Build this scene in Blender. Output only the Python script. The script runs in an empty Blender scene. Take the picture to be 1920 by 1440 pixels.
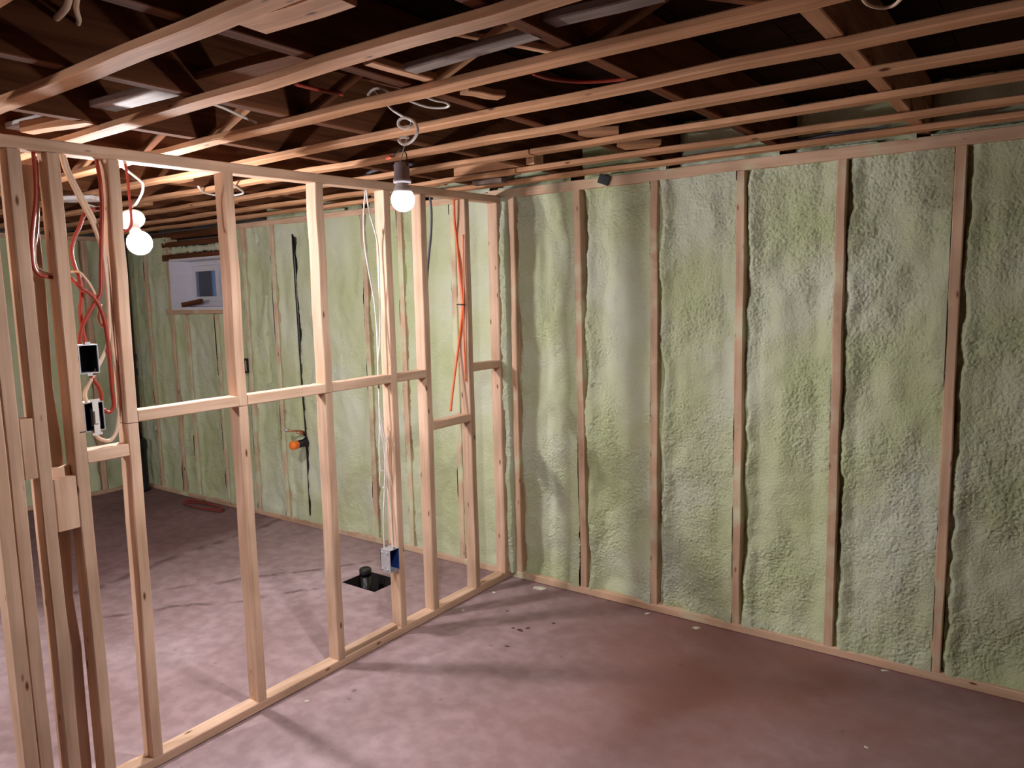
import bpy, bmesh, math, random
import numpy as np
from mathutils import Vector, Matrix
random.seed(7)
S = bpy.context.scene
C = S.collection

# ------------------------------------------------------------------ camera, world, exposure
YAW, PITCH, ROLL, FPX, CAMH = 0.6283, -0.1198, -0.024, 1410.47, 1.5882
fw = Vector((-math.sin(YAW)*math.cos(PITCH), math.cos(YAW)*math.cos(PITCH), math.sin(PITCH)))
rt0 = Vector((math.cos(YAW), math.sin(YAW), 0)); up0 = rt0.cross(fw)
rt = rt0*math.cos(ROLL) + up0*math.sin(ROLL); up = up0*math.cos(ROLL) - rt0*math.sin(ROLL)
CAM = Vector((0, 0, CAMH))
cam_data = bpy.data.cameras.new('camera'); cam = bpy.data.objects.new('camera', cam_data); C.objects.link(cam)
cam_data.sensor_fit = 'HORIZONTAL'; cam_data.sensor_width = 36.0; cam_data.lens = FPX/1920*36.0
cam_data.clip_start = 0.02
m3 = Matrix((rt, up, -fw)).transposed()
cam.matrix_world = Matrix.Translation(CAM) @ m3.to_4x4()
S.camera = cam
S.view_settings.view_transform = 'Standard'; S.view_settings.look = 'None'
S.view_settings.gamma = 1.0; S.view_settings.use_curve_mapping = False
EXPOSURE = 0.15
S.view_settings.exposure = EXPOSURE
BULB_A = 2750.0      # radiance of the small bulb in the near room
BULB_C = 3700.0       # radiance of the bulb beyond the doorway
BULB_B = 840.0       # radiance of the large bulb behind the partition
world = bpy.data.worlds.new('dusk'); S.world = world; world.use_nodes = True
bg = world.node_tree.nodes['Background']; bg.inputs[0].default_value = (0.13, 0.17, 0.30, 1); bg.inputs[1].default_value = 0.55

# main dimensions (metres)
P = -2.43            # room side face of the partition
D = 3.293            # face of the studs of the long foam wall
XL = -6.40           # face of the left foam wall
ZS = 2.13            # underside of the ceiling strapping

def at(u, v, ax, val):
    d = rt*((u-960)/FPX) + up*(-(v-720)/FPX) + fw
    i = 'xyz'.index(ax); t = (val-CAM[i])/d[i]
    return CAM + d*t

# ------------------------------------------------------------------ materials
def srgb(r, g, b):
    f = lambda c: (c/255/12.92) if c/255 <= 0.04045 else ((c/255+0.055)/1.055)**2.4
    return (f(r), f(g), f(b), 1)
def new_mat(name):
    m = bpy.data.materials.new(name); m.use_nodes = True
    nt = m.node_tree; b = nt.nodes['Principled BSDF']
    return m, nt, b
def N(nt, t, **kw):
    n = nt.nodes.new(t)
    for k, v in kw.items():
        setattr(n, k, v)
    return n
def ramp(nt, stops, interp='LINEAR'):
    r = nt.nodes.new('ShaderNodeValToRGB'); cr = r.color_ramp; cr.interpolation = interp
    while len(cr.elements) > 1: cr.elements.remove(cr.elements[-1])
    cr.elements[0].position = stops[0][0]; cr.elements[0].color = stops[0][1]
    for p, c in stops[1:]:
        e = cr.elements.new(p); e.color = c
    return r
def mix(nt, fac, a, b, mode='MIX'):
    n = nt.nodes.new('ShaderNodeMix'); n.data_type = 'RGBA'; n.blend_type = mode
    for s, v in ((0, fac), (6, a), (7, b)):
        if hasattr(v, 'is_output') or isinstance(v, bpy.types.NodeSocket): nt.links.new(v, n.inputs[s])
        else: n.inputs[s].default_value = v
    return n.outputs[2]
def wood(name, light, dark, knot, rough=0.75, grain=1.0, stain=None, knots=True, cover=(0.52, 0.72), spec=0.3):
    m, nt, b = new_mat(name); L = nt.links.new; b.inputs['Specular IOR Level'].default_value = spec
    tc = N(nt, 'ShaderNodeTexCoord'); oi = N(nt, 'ShaderNodeObjectInfo')
    sc = N(nt, 'ShaderNodeVectorMath', operation='SCALE'); L(oi.outputs['Random'], sc.inputs['Scale']); sc.inputs[0].default_value = (37, 53, 71)
    ad = N(nt, 'ShaderNodeVectorMath', operation='ADD'); L(tc.outputs['Object'], ad.inputs[0]); L(sc.outputs[0], ad.inputs[1])
    mp = N(nt, 'ShaderNodeMapping'); mp.inputs['Scale'].default_value = (1.3, 26, 26); L(ad.outputs[0], mp.inputs[0])
    n1 = N(nt, 'ShaderNodeTexNoise'); n1.inputs['Scale'].default_value = 1.6; n1.inputs['Detail'].default_value = 5; n1.inputs['Distortion'].default_value = 0.6
    L(mp.outputs[0], n1.inputs['Vector'])
    r1 = ramp(nt, [(0.3, dark), (0.62, light)]); L(n1.outputs['Fac'], r1.inputs[0])
    mp2 = N(nt, 'ShaderNodeMapping'); mp2.inputs['Scale'].default_value = (2.2, 5, 5); L(ad.outputs[0], mp2.inputs[0])
    n2 = N(nt, 'ShaderNodeTexNoise'); n2.inputs['Scale'].default_value = 1.5; n2.inputs['Detail'].default_value = 3; L(mp2.outputs[0], n2.inputs['Vector'])
    r2 = ramp(nt, [(0.35, (0.80, 0.78, 0.76, 1)), (0.65, (1.06, 1.05, 1.05, 1))]); L(n2.outputs['Fac'], r2.inputs[0])
    col = mix(nt, 1.0, r1.outputs[0], r2.outputs[0], 'MULTIPLY')
    vr = N(nt, 'ShaderNodeMapRange'); L(oi.outputs['Random'], vr.inputs[0]); vr.inputs[3].default_value = 0.86; vr.inputs[4].default_value = 1.08
    hv = N(nt, 'ShaderNodeHueSaturation'); L(vr.outputs[0], hv.inputs['Value']); L(col, hv.inputs['Color']); col = hv.outputs[0]
    if knots:
        mp3 = N(nt, 'ShaderNodeMapping'); mp3.inputs['Scale'].default_value = (5.5, 17, 17); L(ad.outputs[0], mp3.inputs[0])
        vo = N(nt, 'ShaderNodeTexVoronoi'); vo.inputs['Scale'].default_value = 1.0; L(mp3.outputs[0], vo.inputs['Vector'])
        rk = ramp(nt, [(0.045, (1, 1, 1, 1)), (0.11, (0, 0, 0, 1))]); L(vo.outputs['Distance'], rk.inputs[0])
        col = mix(nt, rk.outputs[0], col, knot)
    if stain:
        n3 = N(nt, 'ShaderNodeTexNoise'); n3.inputs['Scale'].default_value = 7; n3.inputs['Detail'].default_value = 6; L(ad.outputs[0], n3.inputs['Vector'])
        r3 = ramp(nt, [(cover[0], (0, 0, 0, 1)), (cover[1], (1, 1, 1, 1))]); L(n3.outputs['Fac'], r3.inputs[0])
        col = mix(nt, r3.outputs[0], col, stain)
    L(col, b.inputs['Base Color']); b.inputs['Roughness'].default_value = rough
    bp = N(nt, 'ShaderNodeBump'); bp.inputs['Strength'].default_value = 0.25*grain; bp.inputs['Distance'].default_value = 0.004
    L(n1.outputs['Fac'], bp.inputs['Height']); L(bp.outputs[0], b.inputs['Normal'])
    return m
def plain(name, col, rough=0.6, metal=0.0, noise=0.0, nscale=30, spec=None):
    m, nt, b = new_mat(name); L = nt.links.new
    b.inputs['Roughness'].default_value = rough; b.inputs['Metallic'].default_value = metal
    if spec is not None: b.inputs['Specular IOR Level'].default_value = spec
    tc = N(nt, 'ShaderNodeTexCoord'); n = N(nt, 'ShaderNodeTexNoise'); n.inputs['Scale'].default_value = nscale; n.inputs['Detail'].default_value = 4
    L(tc.outputs['Object'], n.inputs['Vector'])
    k = noise
    r = ramp(nt, [(0.3, tuple(c*(1-k) for c in col[:3])+(1,)), (0.7, tuple(min(1, c*(1+k)) for c in col[:3])+(1,))]); L(n.outputs['Fac'], r.inputs[0])
    L(r.outputs[0], b.inputs['Base Color'])
    return m

M = {}
M['spruce'] = wood('spruce_lumber', srgb(224, 192, 166), srgb(206, 168, 138), srgb(104, 66, 42))
M['strap'] = wood('strapping_lumber', srgb(210, 160, 122), srgb(178, 128, 90), srgb(84, 48, 28), grain=1.6)
M['foamedwood'] = wood('overspray_lumber', srgb(224, 192, 162), srgb(206, 168, 138), srgb(104, 66, 42), stain=srgb(216, 212, 178))
M['sprayed'] = wood('heavily_oversprayed_lumber', srgb(222, 194, 166), srgb(204, 170, 142), srgb(120, 84, 60), stain=srgb(212, 214, 178), cover=(0.40, 0.60))
M['old'] = wood('old_joist_wood', srgb(114, 72, 48), srgb(84, 50, 32), srgb(40, 22, 14), rough=0.9, knots=False, spec=0.08)
M['grey'] = wood('weathered_grey_wood', srgb(150, 136, 128), srgb(104, 92, 88), srgb(60, 44, 36), rough=0.85, stain=srgb(90, 66, 56))
M['pale'] = wood('whitewashed_plank', srgb(226, 222, 222), srgb(190, 184, 184), srgb(110, 90, 80), rough=0.8)
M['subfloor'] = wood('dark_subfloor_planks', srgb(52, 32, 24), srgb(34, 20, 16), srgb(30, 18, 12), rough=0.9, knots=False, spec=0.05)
M['white'] = plain('white_cable_jacket', srgb(226, 220, 212), 0.5, noise=0.05)
M['beige'] = plain('cream_cable_jacket', srgb(222, 196, 170), 0.5, noise=0.06)
M['orange'] = plain('orange_cable_jacket', srgb(236, 110, 50), 0.45, noise=0.08)
M['red'] = plain('red_cable_jacket', srgb(164, 58, 40), 0.45, noise=0.08)
M['greycable'] = plain('grey_cable_jacket', srgb(86, 84, 96), 0.5, noise=0.08)
M['black'] = plain('black_plastic', srgb(20, 20, 22), 0.45, noise=0.2)
M['abs'] = plain('black_abs_pipe', srgb(24, 24, 28), 0.35, noise=0.2)
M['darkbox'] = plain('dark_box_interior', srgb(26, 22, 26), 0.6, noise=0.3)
M['steel'] = plain('galvanised_steel', srgb(190, 190, 192), 0.5, metal=0.45, noise=0.12)
M['socket'] = plain('grey_socket_plastic', srgb(168, 158, 166), 0.5, noise=0.1)
M['porcelain'] = plain('white_porcelain', srgb(236, 232, 230), 0.25, noise=0.02)
M['device'] = plain('white_switch_plastic', srgb(226, 222, 214), 0.4, noise=0.05)
M['bluebox'] = plain('blue_box_plastic', srgb(30, 62, 132), 0.5, noise=0.15)
M['orangecap'] = plain('orange_test_cap', srgb(240, 124, 40), 0.5, noise=0.06)
M['copper'] = plain('copper_pipe', srgb(196, 132, 104), 0.35, metal=0.7, noise=0.15)
M['vinyl'] = plain('white_vinyl', srgb(222, 222, 232), 0.4, noise=0.03)
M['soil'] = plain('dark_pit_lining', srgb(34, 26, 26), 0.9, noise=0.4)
M['chip'] = plain('foam_scrap', srgb(214, 212, 188), 0.9, noise=0.15)
M['maroon'] = plain('maroon_cord_jacket', srgb(126, 52, 44), 0.5, noise=0.1)
M['dirt'] = plain('brown_dirt', srgb(92, 68, 62), 0.95, noise=0.4)
M['nut'] = plain('red_wire_connector', srgb(214, 92, 62), 0.5, noise=0.05)
M['blockwall'] = plain('bare_concrete_wall', srgb(112, 104, 96), 0.9, noise=0.15, nscale=6)

def foam_mat(name, c1, c2, c3):
    m, nt, b = new_mat(name); L = nt.links.new
    tc = N(nt, 'ShaderNodeTexCoord')
    n1 = N(nt, 'ShaderNodeTexNoise'); n1.inputs['Scale'].default_value = 2.6; n1.inputs['Detail'].default_value = 5; L(tc.outputs['Object'], n1.inputs['Vector'])
    r1 = ramp(nt, [(0.36, c1), (0.5, c2), (0.66, c3)]); L(n1.outputs['Fac'], r1.inputs[0])
    n2 = N(nt, 'ShaderNodeTexNoise'); n2.inputs['Scale'].default_value = 120; n2.inputs['Detail'].default_value = 4; n2.inputs['Roughness'].default_value = 0.65; L(tc.outputs['Object'], n2.inputs['Vector'])
    L(r1.outputs[0], b.inputs['Base Color']); b.inputs['Roughness'].default_value = 0.85; b.inputs['Specular IOR Level'].default_value = 0.25
    bp = N(nt, 'ShaderNodeBump'); bp.inputs['Strength'].default_value = 0.8; bp.inputs['Distance'].default_value = 0.010
    L(n2.outputs['Fac'], bp.inputs['Height']); L(bp.outputs[0], b.inputs['Normal'])
    return m
M['foam'] = foam_mat('pale_green_spray_foam', srgb(200, 211, 164), srgb(211, 219, 182), srgb(219, 226, 202))

# concrete floor: mauve-grey slab, a darker far-left patch with light falloff painted in, cold joints and stains
def floor_mat():
    m, nt, b = new_mat('stained_concrete_floor'); L = nt.links.new
    tc = N(nt, 'ShaderNodeTexCoord'); co = tc.outputs['Object']
    def noise(scale, det=5, dist=0.0):
        n = N(nt, 'ShaderNodeTexNoise'); n.inputs['Scale'].default_value = scale; n.inputs['Detail'].default_value = det; n.inputs['Distortion'].default_value = dist
        L(co, n.inputs['Vector']); return n.outputs['Fac']
    r1 = ramp(nt, [(0.34, srgb(154, 129, 129)), (0.5, srgb(168, 144, 146)), (0.66, srgb(184, 162, 166))]); L(noise(1.3, 6, 0.0), r1.inputs[0])
    r2 = ramp(nt, [(0.4, (0.84, 0.82, 0.82, 1)), (0.62, (1.05, 1.05, 1.05, 1))]); L(noise(14, 6), r2.inputs[0])
    col = mix(nt, 1.0, r1.outputs[0], r2.outputs[0], 'MULTIPLY')
    sx = N(nt, 'ShaderNodeSeparateXYZ')
    wob = N(nt, 'ShaderNodeTexNoise'); wob.inputs['Scale'].default_value = 2.2; wob.inputs['Detail'].default_value = 5; L(co, wob.inputs['Vector'])
    wv = N(nt, 'ShaderNodeVectorMath', operation='MULTIPLY_ADD'); L(wob.outputs['Color'], wv.inputs[0]); wv.inputs[1].default_value = (0.26, 0.26, 0); L(co, wv.inputs[2])
    L(wv.outputs[0], sx.inputs[0])
    def math_(op, a, bb, c=None):
        n = N(nt, 'ShaderNodeMath', operation=op)
        for i, v in enumerate((a, bb, c)):
            if v is None: continue
            if isinstance(v, (int, float)): n.inputs[i].default_value = v
            else: L(v, n.inputs[i])
        return n.outputs[0]
    # darker patch, light falloff painted into its soft edge: x < about -4.25
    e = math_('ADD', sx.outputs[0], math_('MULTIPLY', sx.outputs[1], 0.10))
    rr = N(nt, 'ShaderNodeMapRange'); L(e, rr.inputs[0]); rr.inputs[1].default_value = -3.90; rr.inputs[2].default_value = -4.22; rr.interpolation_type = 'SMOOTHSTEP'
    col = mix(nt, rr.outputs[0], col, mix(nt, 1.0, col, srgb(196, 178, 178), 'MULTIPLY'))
    # lens shading and colour cast painted in: redder and darker to the right
    r3 = ramp(nt, [(0.42, (0, 0, 0, 1)), (0.6, (1, 1, 1, 1))]); L(noise(0.9, 4), r3.inputs[0])
    ex = N(nt, 'ShaderNodeMapRange'); L(math_('ADD', sx.outputs[0], math_('MULTIPLY', sx.outputs[1], 0.25)), ex.inputs[0]); ex.inputs[1].default_value = -1.6; ex.inputs[2].default_value = -0.1; ex.interpolation_type = 'SMOOTHSTEP'
    red = math_('MULTIPLY', ex.outputs[0], math_('MULTIPLY_ADD', r3.outputs[0], 0.5, 0.5))
    col = mix(nt, red, col, srgb(134, 92, 82))
    # cold joints / cracks
    def crack(a, bb, c, x0, x1, wdt):
        d = math_('ABSOLUTE', math_('ADD', math_('ADD', math_('MULTIPLY', sx.outputs[0], a), math_('MULTIPLY', sx.outputs[1], bb)), c), 0.0)
        k = N(nt, 'ShaderNodeMapRange'); L(d, k.inputs[0]); k.inputs[1].default_value = wdt; k.inputs[2].default_value = 0.0
        g1 = math_('GREATER_THAN', sx.outputs[0], x0); g2 = math_('LESS_THAN', sx.outputs[0], x1)
        return math_('MULTIPLY', k.outputs[0], math_('MULTIPLY', g1, g2))
    bk = noise(9, 3)
    brk = N(nt, 'ShaderNodeMapRange'); L(bk, brk.inputs[0]); brk.inputs[1].default_value = 0.38; brk.inputs[2].default_value = 0.55
    for args in ((0.81, -0.585, 4.10, -3.85, -3.1, 0.022), (0.81, -0.585, 4.40, -3.80, -3.15, 0.03), (0.995, 0.10, 3.99, -4.9, -4.0, 0.05)):
        k = math_('MULTIPLY', crack(*args), math_('MULTIPLY', brk.outputs[0], 0.8))
        col = mix(nt, k, col, srgb(84, 62, 58))
    # small dirt specks
    vo = N(nt, 'ShaderNodeTexVoronoi'); vo.inputs['Scale'].default_value = 7; L(wv.outputs[0], vo.inputs['Vector'])
    rv = ramp(nt, [(0.03, (1, 1, 1, 1)), (0.09, (0, 0, 0, 1))]); L(vo.outputs['Distance'], rv.inputs[0])
    sp = math_('MULTIPLY', rv.outputs[0], brk.outputs[0])
    col = mix(nt, math_('MULTIPLY', sp, 0.55), col, srgb(70, 50, 46))
    L(col, b.inputs['Base Color']); b.inputs['Roughness'].default_value = 0.7; b.inputs['Specular IOR Level'].default_value = 0.3
    bp = N(nt, 'ShaderNodeBump'); bp.inputs['Strength'].default_value = 0.25; bp.inputs['Distance'].default_value = 0.008
    L(noise(22, 8), bp.inputs['Height']); L(bp.outputs[0], b.inputs['Normal'])
    return m
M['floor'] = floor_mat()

def emis(name, strength, down=(0, 0, -1), prof=((0.66, 0.035), (0.98, 1.0)), col=(1.0, 0.955, 0.97)):
    """frosted LED bulb: brightest at its tip, dimmer towards the collar"""
    m, nt, b = new_mat(name); L = nt.links.new
    b.inputs['Base Color'].default_value = (0.9, 0.9, 0.9, 1)
    b.inputs['Emission Color'].default_value = col+(1,)
    g = N(nt, 'ShaderNodeNewGeometry'); d = N(nt, 'ShaderNodeVectorMath', operation='DOT_PRODUCT')
    L(g.outputs['Normal'], d.inputs[0]); d.inputs[1].default_value = tuple(down)
    k = N(nt, 'ShaderNodeMath', operation='MULTIPLY_ADD'); L(d.outputs['Value'], k.inputs[0]); k.inputs[1].default_value = 0.5; k.inputs[2].default_value = 0.5
    r = ramp(nt, [(p, (v, v, v, 1)) for p, v in prof]); L(k.outputs[0], r.inputs[0])
    q = N(nt, 'ShaderNodeMath', operation='MULTIPLY'); L(r.outputs[0], q.inputs[0]); q.inputs[1].default_value = strength
    L(q.outputs[0], b.inputs['Emission Strength'])
    return m
LB = Vector((-3.14, 1.687, 1.836)); HB = at(246, 412, 'x', -3.23)
M['glow_a'] = emis('lit_bulb_glass_small', BULB_A)
M['glow_b'] = emis('lit_bulb_glass_large', BULB_B, down=(LB-HB).normalized(), prof=((0.15, 0.15), (0.36, 0.45), (0.55, 1.0), (1.0, 0.95)))
M['glow_c'] = emis('lit_bulb_glass_doorway', BULB_C, prof=((0.0, 1.0), (1.0, 1.0)))
def glass_mat():
    m, nt, b = new_mat('window_glass')
    b.inputs['Base Color'].default_value = (0.75, 0.8, 0.9, 1); b.inputs['Roughness'].default_value = 0.12
    b.inputs['Transmission Weight'].default_value = 1.0; b.inputs['IOR'].default_value = 1.3
    return m
M['glass'] = glass_mat()

# ------------------------------------------------------------------ object helpers
def link(name, me, mat, parent=None, loc=None, mw=None, smooth=False):
    o = bpy.data.objects.new(name, me); C.objects.link(o)
    if mat is not None and not me.materials: me.materials.append(M[mat] if isinstance(mat, str) else mat)
    if smooth:
        for f in me.polygons: f.use_smooth = True
    w = mw if mw is not None else Matrix.Translation(loc or (0, 0, 0))
    if parent is not None:
        o.parent = parent; q = parent
        while q is not None:
            w = Matrix.Translation(-Vector(q.location)) @ w if q.get('_t') or q.type == 'EMPTY' else q.matrix_basis.inverted() @ w
            q = q.parent
    o.matrix_basis = w
    return o
def tag(o, label, cat, group=None, kind=None):
    o['label'] = label; o['category'] = cat
    if group: o['group'] = group
    if kind: o['kind'] = kind
    return o
def thing(name, loc, label, cat, group=None, kind=None):
    o = bpy.data.objects.new(name, None); C.objects.link(o); o.location = loc; o.empty_display_size = 0.05
    return tag(o, label, cat, group, kind)
def pydata(name, v, f):
    me = bpy.data.meshes.new(name); me.from_pydata([tuple(a) for a in v], [], f); me.update(); return me

def board_mesh(L, w, t, cham=0.003, seg=4, jit=0.0012, edge=0.0, splits=()):
    """board along +X, width along Y, thickness along Z, centred on Y,Z; chamfered arrises, slight bow; splits = saw cuts"""
    V = []; F = []
    prof = [(w/2-cham, -t/2), (w/2, -t/2+cham), (w/2, t/2-cham), (w/2-cham, t/2), (-w/2+cham, t/2), (-w/2, t/2-cham), (-w/2, -t/2+cham), (-w/2+cham, -t/2)]
    cuts = [0.0]+[s for s in splits]+[L]
    for c0, c1 in zip(cuts[:-1], cuts[1:]):
        a = c0 + (0.0012 if c0 > 0 else 0); bnd = c1 - (0.0012 if c1 < L else 0)
        base = len(V); n = max(1, seg)
        for i in range(n+1):
            x = a+(bnd-a)*i/n; endf = 0 if i in (0, n) else 1
            dy, dz = random.uniform(-jit, jit)*endf, random.uniform(-jit, jit)*endf
            for (y, z) in prof:
                V.append((x, y+dy+random.uniform(-edge, edge)*endf, z+dz+random.uniform(-edge, edge)*endf))
        for i in range(n):
            for k in range(8):
                q = base+i*8+k; r = base+i*8+(k+1) % 8
                F.append((q, r, r+8, q+8))
        F.append(tuple(base+k for k in reversed(range(8)))); F.append(tuple(base+n*8+k for k in range(8)))
    return pydata('board', V, F)
def board(name, p0, p1, w, t, wdir, mat, parent=None, **kw):
    """board from p0 to p1 (axis), width direction wdir"""
    p0 = Vector(p0); p1 = Vector(p1); ax = (p1-p0); L = ax.length; ax.normalize()
    wd = Vector(wdir); wd = (wd-ax*wd.dot(ax)).normalized(); td = ax.cross(wd)
    mw = Matrix.Translation(p0) @ Matrix((ax, wd, td)).transposed().to_4x4()
    return link(name, board_mesh(L, w, t, **kw), mat, parent, mw=mw)
def bx(name, x0, x1, y0, y1, z0, z1, mat, parent=None, **kw):
    d = (x1-x0, y1-y0, z1-z0); i = d.index(max(d)); c = ((x0+x1)/2, (y0+y1)/2, (z0+z1)/2)
    if i == 0: return board(name, (x0, c[1], c[2]), (x1, c[1], c[2]), d[1], d[2], (0, 1, 0), mat, parent, **kw)
    if i == 1: return board(name, (c[0], y0, c[2]), (c[0], y1, c[2]), d[2], d[0], (0, 0, 1), mat, parent, **kw)
    return board(name, (c[0], c[1], z0), (c[0], c[1], z1), d[0], d[1], (1, 0, 0), mat, parent, **kw)
def boxes(name, lst, mat, parent=None):
    V = []; F = []
    for (x0, x1, y0, y1, z0, z1) in lst:
        b = len(V)
        V += [(x, y, z) for x in (x0, x1) for y in (y0, y1) for z in (z0, z1)]
        F += [tuple(b+k for k in f) for f in ((0, 1, 3, 2), (4, 6, 7, 5), (0, 4, 5, 1), (2, 3, 7, 6), (0, 2, 6, 4), (1, 5, 7, 3))]
    return link(name, pydata(name, V, F), mat, parent)
def catmull(pts, n=6):
    pts = [Vector(p) for p in pts]; out = []
    e = [pts[0]*2-pts[1]]+pts+[pts[-1]*2-pts[-2]]
    for i in range(1, len(e)-2):
        a, b, c, d = e[i-1], e[i], e[i+1], e[i+2]
        for k in range(n):
            t = k/n
            out.append(0.5*((2*b)+(c-a)*t+(2*a-5*b+4*c-d)*t*t+(3*b-a-3*c+d)*t**3))
    out.append(pts[-1]); return out
def tube_mesh(pts, r, sides=8, n=6, flat=1.0):
    pp = catmull(pts, n) if len(pts) > 2 else [Vector(p) for p in pts]
    V = []; F = []; up_ = Vector((0.31, 0.95, 0.05))
    t0 = (pp[1]-pp[0]).normalized(); nrm = (up_-t0*up_.dot(t0)).normalized()
    for i, p in enumerate(pp):
        t = (pp[min(i+1, len(pp)-1)]-pp[max(i-1, 0)]).normalized()
        nrm = (nrm-t*nrm.dot(t)).normalized(); bi = t.cross(nrm)
        for k in range(sides):
            a = 2*math.pi*k/sides; V.append(p+nrm*(r*math.cos(a)*flat)+bi*(r*math.sin(a)))
    for i in range(len(pp)-1):
        for k in range(sides):
            q = i*sides+k; s = i*sides+(k+1) % sides; F.append((q, s, s+sides, q+sides))
    F.append(tuple(reversed(range(sides)))); F.append(tuple((len(pp)-1)*sides+k for k in range(sides)))
    return pydata('tube', V, F)
def tube(name, pts, r, mat, parent=None, **kw):
    return link(name, tube_mesh(pts, r, **kw), mat, parent, smooth=True)
def lathe(name, prof, axis_pt, axis_dir, mat, parent=None, sides=24):
    """prof: list of (r, h) along axis_dir from axis_pt"""
    a = Vector(axis_dir).normalized(); u = a.orthogonal().normalized(); w = a.cross(u); o0 = Vector(axis_pt)
    V = []; F = []
    for r, h in prof:
        for k in range(sides):
            t = 2*math.pi*k/sides; V.append(o0+a*h+(u*math.cos(t)+w*math.sin(t))*max(r, 1e-5))
    for i in range(len(prof)-1):
        for k in range(sides):
            q = i*sides+k; s = i*sides+(k+1) % sides; F.append((q, s, s+sides, q+sides))
    F.append(tuple(reversed(range(sides)))); F.append(tuple((len(prof)-1)*sides+k for k in range(sides)))
    me = pydata(name, V, F); o = link(name, me, mat, parent)
    for f in me.polygons: f.use_smooth = len(f.vertices) == 4
    return o

# ------------------------------------------------------------------ numpy gradient noise
_rng = np.random.RandomState(3); _perm = _rng.permutation(512); _g = _rng.uniform(0, 2*np.pi, 512)
def pn(x, y):
    xi = np.floor(x).astype(int); yi = np.floor(y).astype(int); xf = x-xi; yf = y-yi
    def gr(ix, iy, dx, dy):
        a = _g[(_perm[(ix & 511)]+iy*57) & 511]; return np.cos(a)*dx+np.sin(a)*dy
    s = xf*xf*xf*(xf*(xf*6-15)+10); t = yf*yf*yf*(yf*(yf*6-15)+10)
    a = gr(xi, yi, xf, yf)*(1-s)+gr(xi+1, yi, xf-1, yf)*s
    b = gr(xi, yi+1, xf, yf-1)*(1-s)+gr(xi+1, yi+1, xf-1, yf-1)*s
    return (a*(1-t)+b*t)*1.4
def sstep(a, b, x):
    t = np.clip((x-a)/(b-a), 0, 1); return t*t*(3-2*t)

def foam_panel(parent, u0, u1, z0, z1, place, base=0.03, res=0.008, seed=0.0, channel=0.035, rough=1.0, big=1.0, slits=(), lo=-0.004):
    """sprayed foam filling a stud bay; place(u, z, depth) -> xyz, depth behind the stud faces"""
    nu = max(4, int((u1-u0)/res)); nz = max(4, int((z1-z0)/res))
    u = np.linspace(u0, u1, nu+1); z = np.linspace(z0, z1, nz+1); U, Z = np.meshgrid(u, z)
    a = U+seed; b = Z+seed*1.7
    big_ = big*(0.024*pn(a*2.6, b*1.6)+0.016*pn(a*7+9, b*4.2+4)+0.008*pn(a*15+2, b*11))
    mask = sstep(-0.45, 0.25, pn(a*3.5+31, b*2.6+17)+0.45*pn(a*9+3, b*7)+0.35*sstep(0.35, 0.0, z1-Z))
    wx = a+0.007*pn(a*40+5, b*40); wz = b+0.007*pn(a*40+45, b*40+8)
    bil = 0.28*np.abs(pn(wx*30, wz*26))+0.62*np.abs(pn(wx*68+7, wz*62+3))+0.85*np.abs(pn(wx*118+17, wz*110+33))
    bump = rough*(0.28+0.72*mask)*0.0135*(0.8-bil)+rough*0.0016*pn(a*120, b*120)
    el = (U-u0)+0.014*pn(b*9+3, a*0+seed)+0.006*pn(b*34, a*0+1.5+seed); er = (u1-U)+0.010*pn(b*8, a*0+7+seed)
    edge = channel*(0.35+0.9*sstep(-0.3, 0.4, pn(b*4.5+9, a*0+seed)))*(1-sstep(0.004, 0.03, el))-0.018*sstep(0.004, 0.02, el)*(1-sstep(0.02, 0.075, el))-(base*0.6)*(1-sstep(0.0, 0.075, er))
    top = -(base*0.5)*(1-sstep(0.0, 0.10, z1-Z)) - (base*0.5)*(1-sstep(0.0, 0.08, Z-z0))
    top = top*sstep(0.0, 0.05, el)
    dep = base+big_-bump+edge+top
    for (pts, wd, dp) in slits:
        pu = np.interp(Z, [q[1] for q in pts], [q[0] for q in pts])+0.006*pn(b*13, a*0+4)
        inside = (Z > pts[0][1]) & (Z < pts[-1][1])
        dep = dep+np.where(inside, dp*np.exp(-((U-pu)/wd)**2), 0)
    dep = np.maximum(dep, lo)
    if lo < -0.01: dep[:, -1] = 0.05; dep[:, 0] = 0.05
    V = [place(float(U.flat[i]), float(Z.flat[i]), float(dep.flat[i])) for i in range(U.size)]
    W = nu+1
    F = [(j*W+i, j*W+i+1, (j+1)*W+i+1, (j+1)*W+i) for j in range(nz) for i in range(nu)]
    return link('foam_panel', pydata('foam_panel', V, F), 'foam', parent, smooth=True)

# ------------------------------------------------------------------ setting: floor
HX0, HX1, HY0, HY1 = -3.185, -2.925, 2.712, 2.915
XR, YB = 3.6, -3.4
FX0, FY1 = -6.75, D+0.36
V = []; F = []
def rect(x0, x1, y0, y1, z=0.0):
    b = len(V); V.extend([(x0, y0, z), (x1, y0, z), (x1, y1, z), (x0, y1, z)]); F.append((b, b+1, b+2, b+3))
rect(FX0, HX0, YB-0.2, FY1); rect(HX1, XR+0.2, YB-0.2, FY1); rect(HX0, HX1, YB-0.2, HY0); rect(HX0, HX1, HY1, FY1)
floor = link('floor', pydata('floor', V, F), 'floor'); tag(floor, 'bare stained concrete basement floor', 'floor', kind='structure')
t_ = 0.02; zb = -0.28
boxes('pit_wall', [(HX0-t_, HX0, HY0, HY1, zb, -0.002), (HX1, HX1+t_, HY0, HY1, zb, -0.002), (HX0-t_, HX1+t_, HY0-t_, HY0, zb, -0.002), (HX0-t_, HX1+t_, HY1, HY1+t_, zb, -0.002), (HX0-t_, HX1+t_, HY0-t_, HY1+t_, zb-t_, zb)], 'soil', floor)

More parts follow.
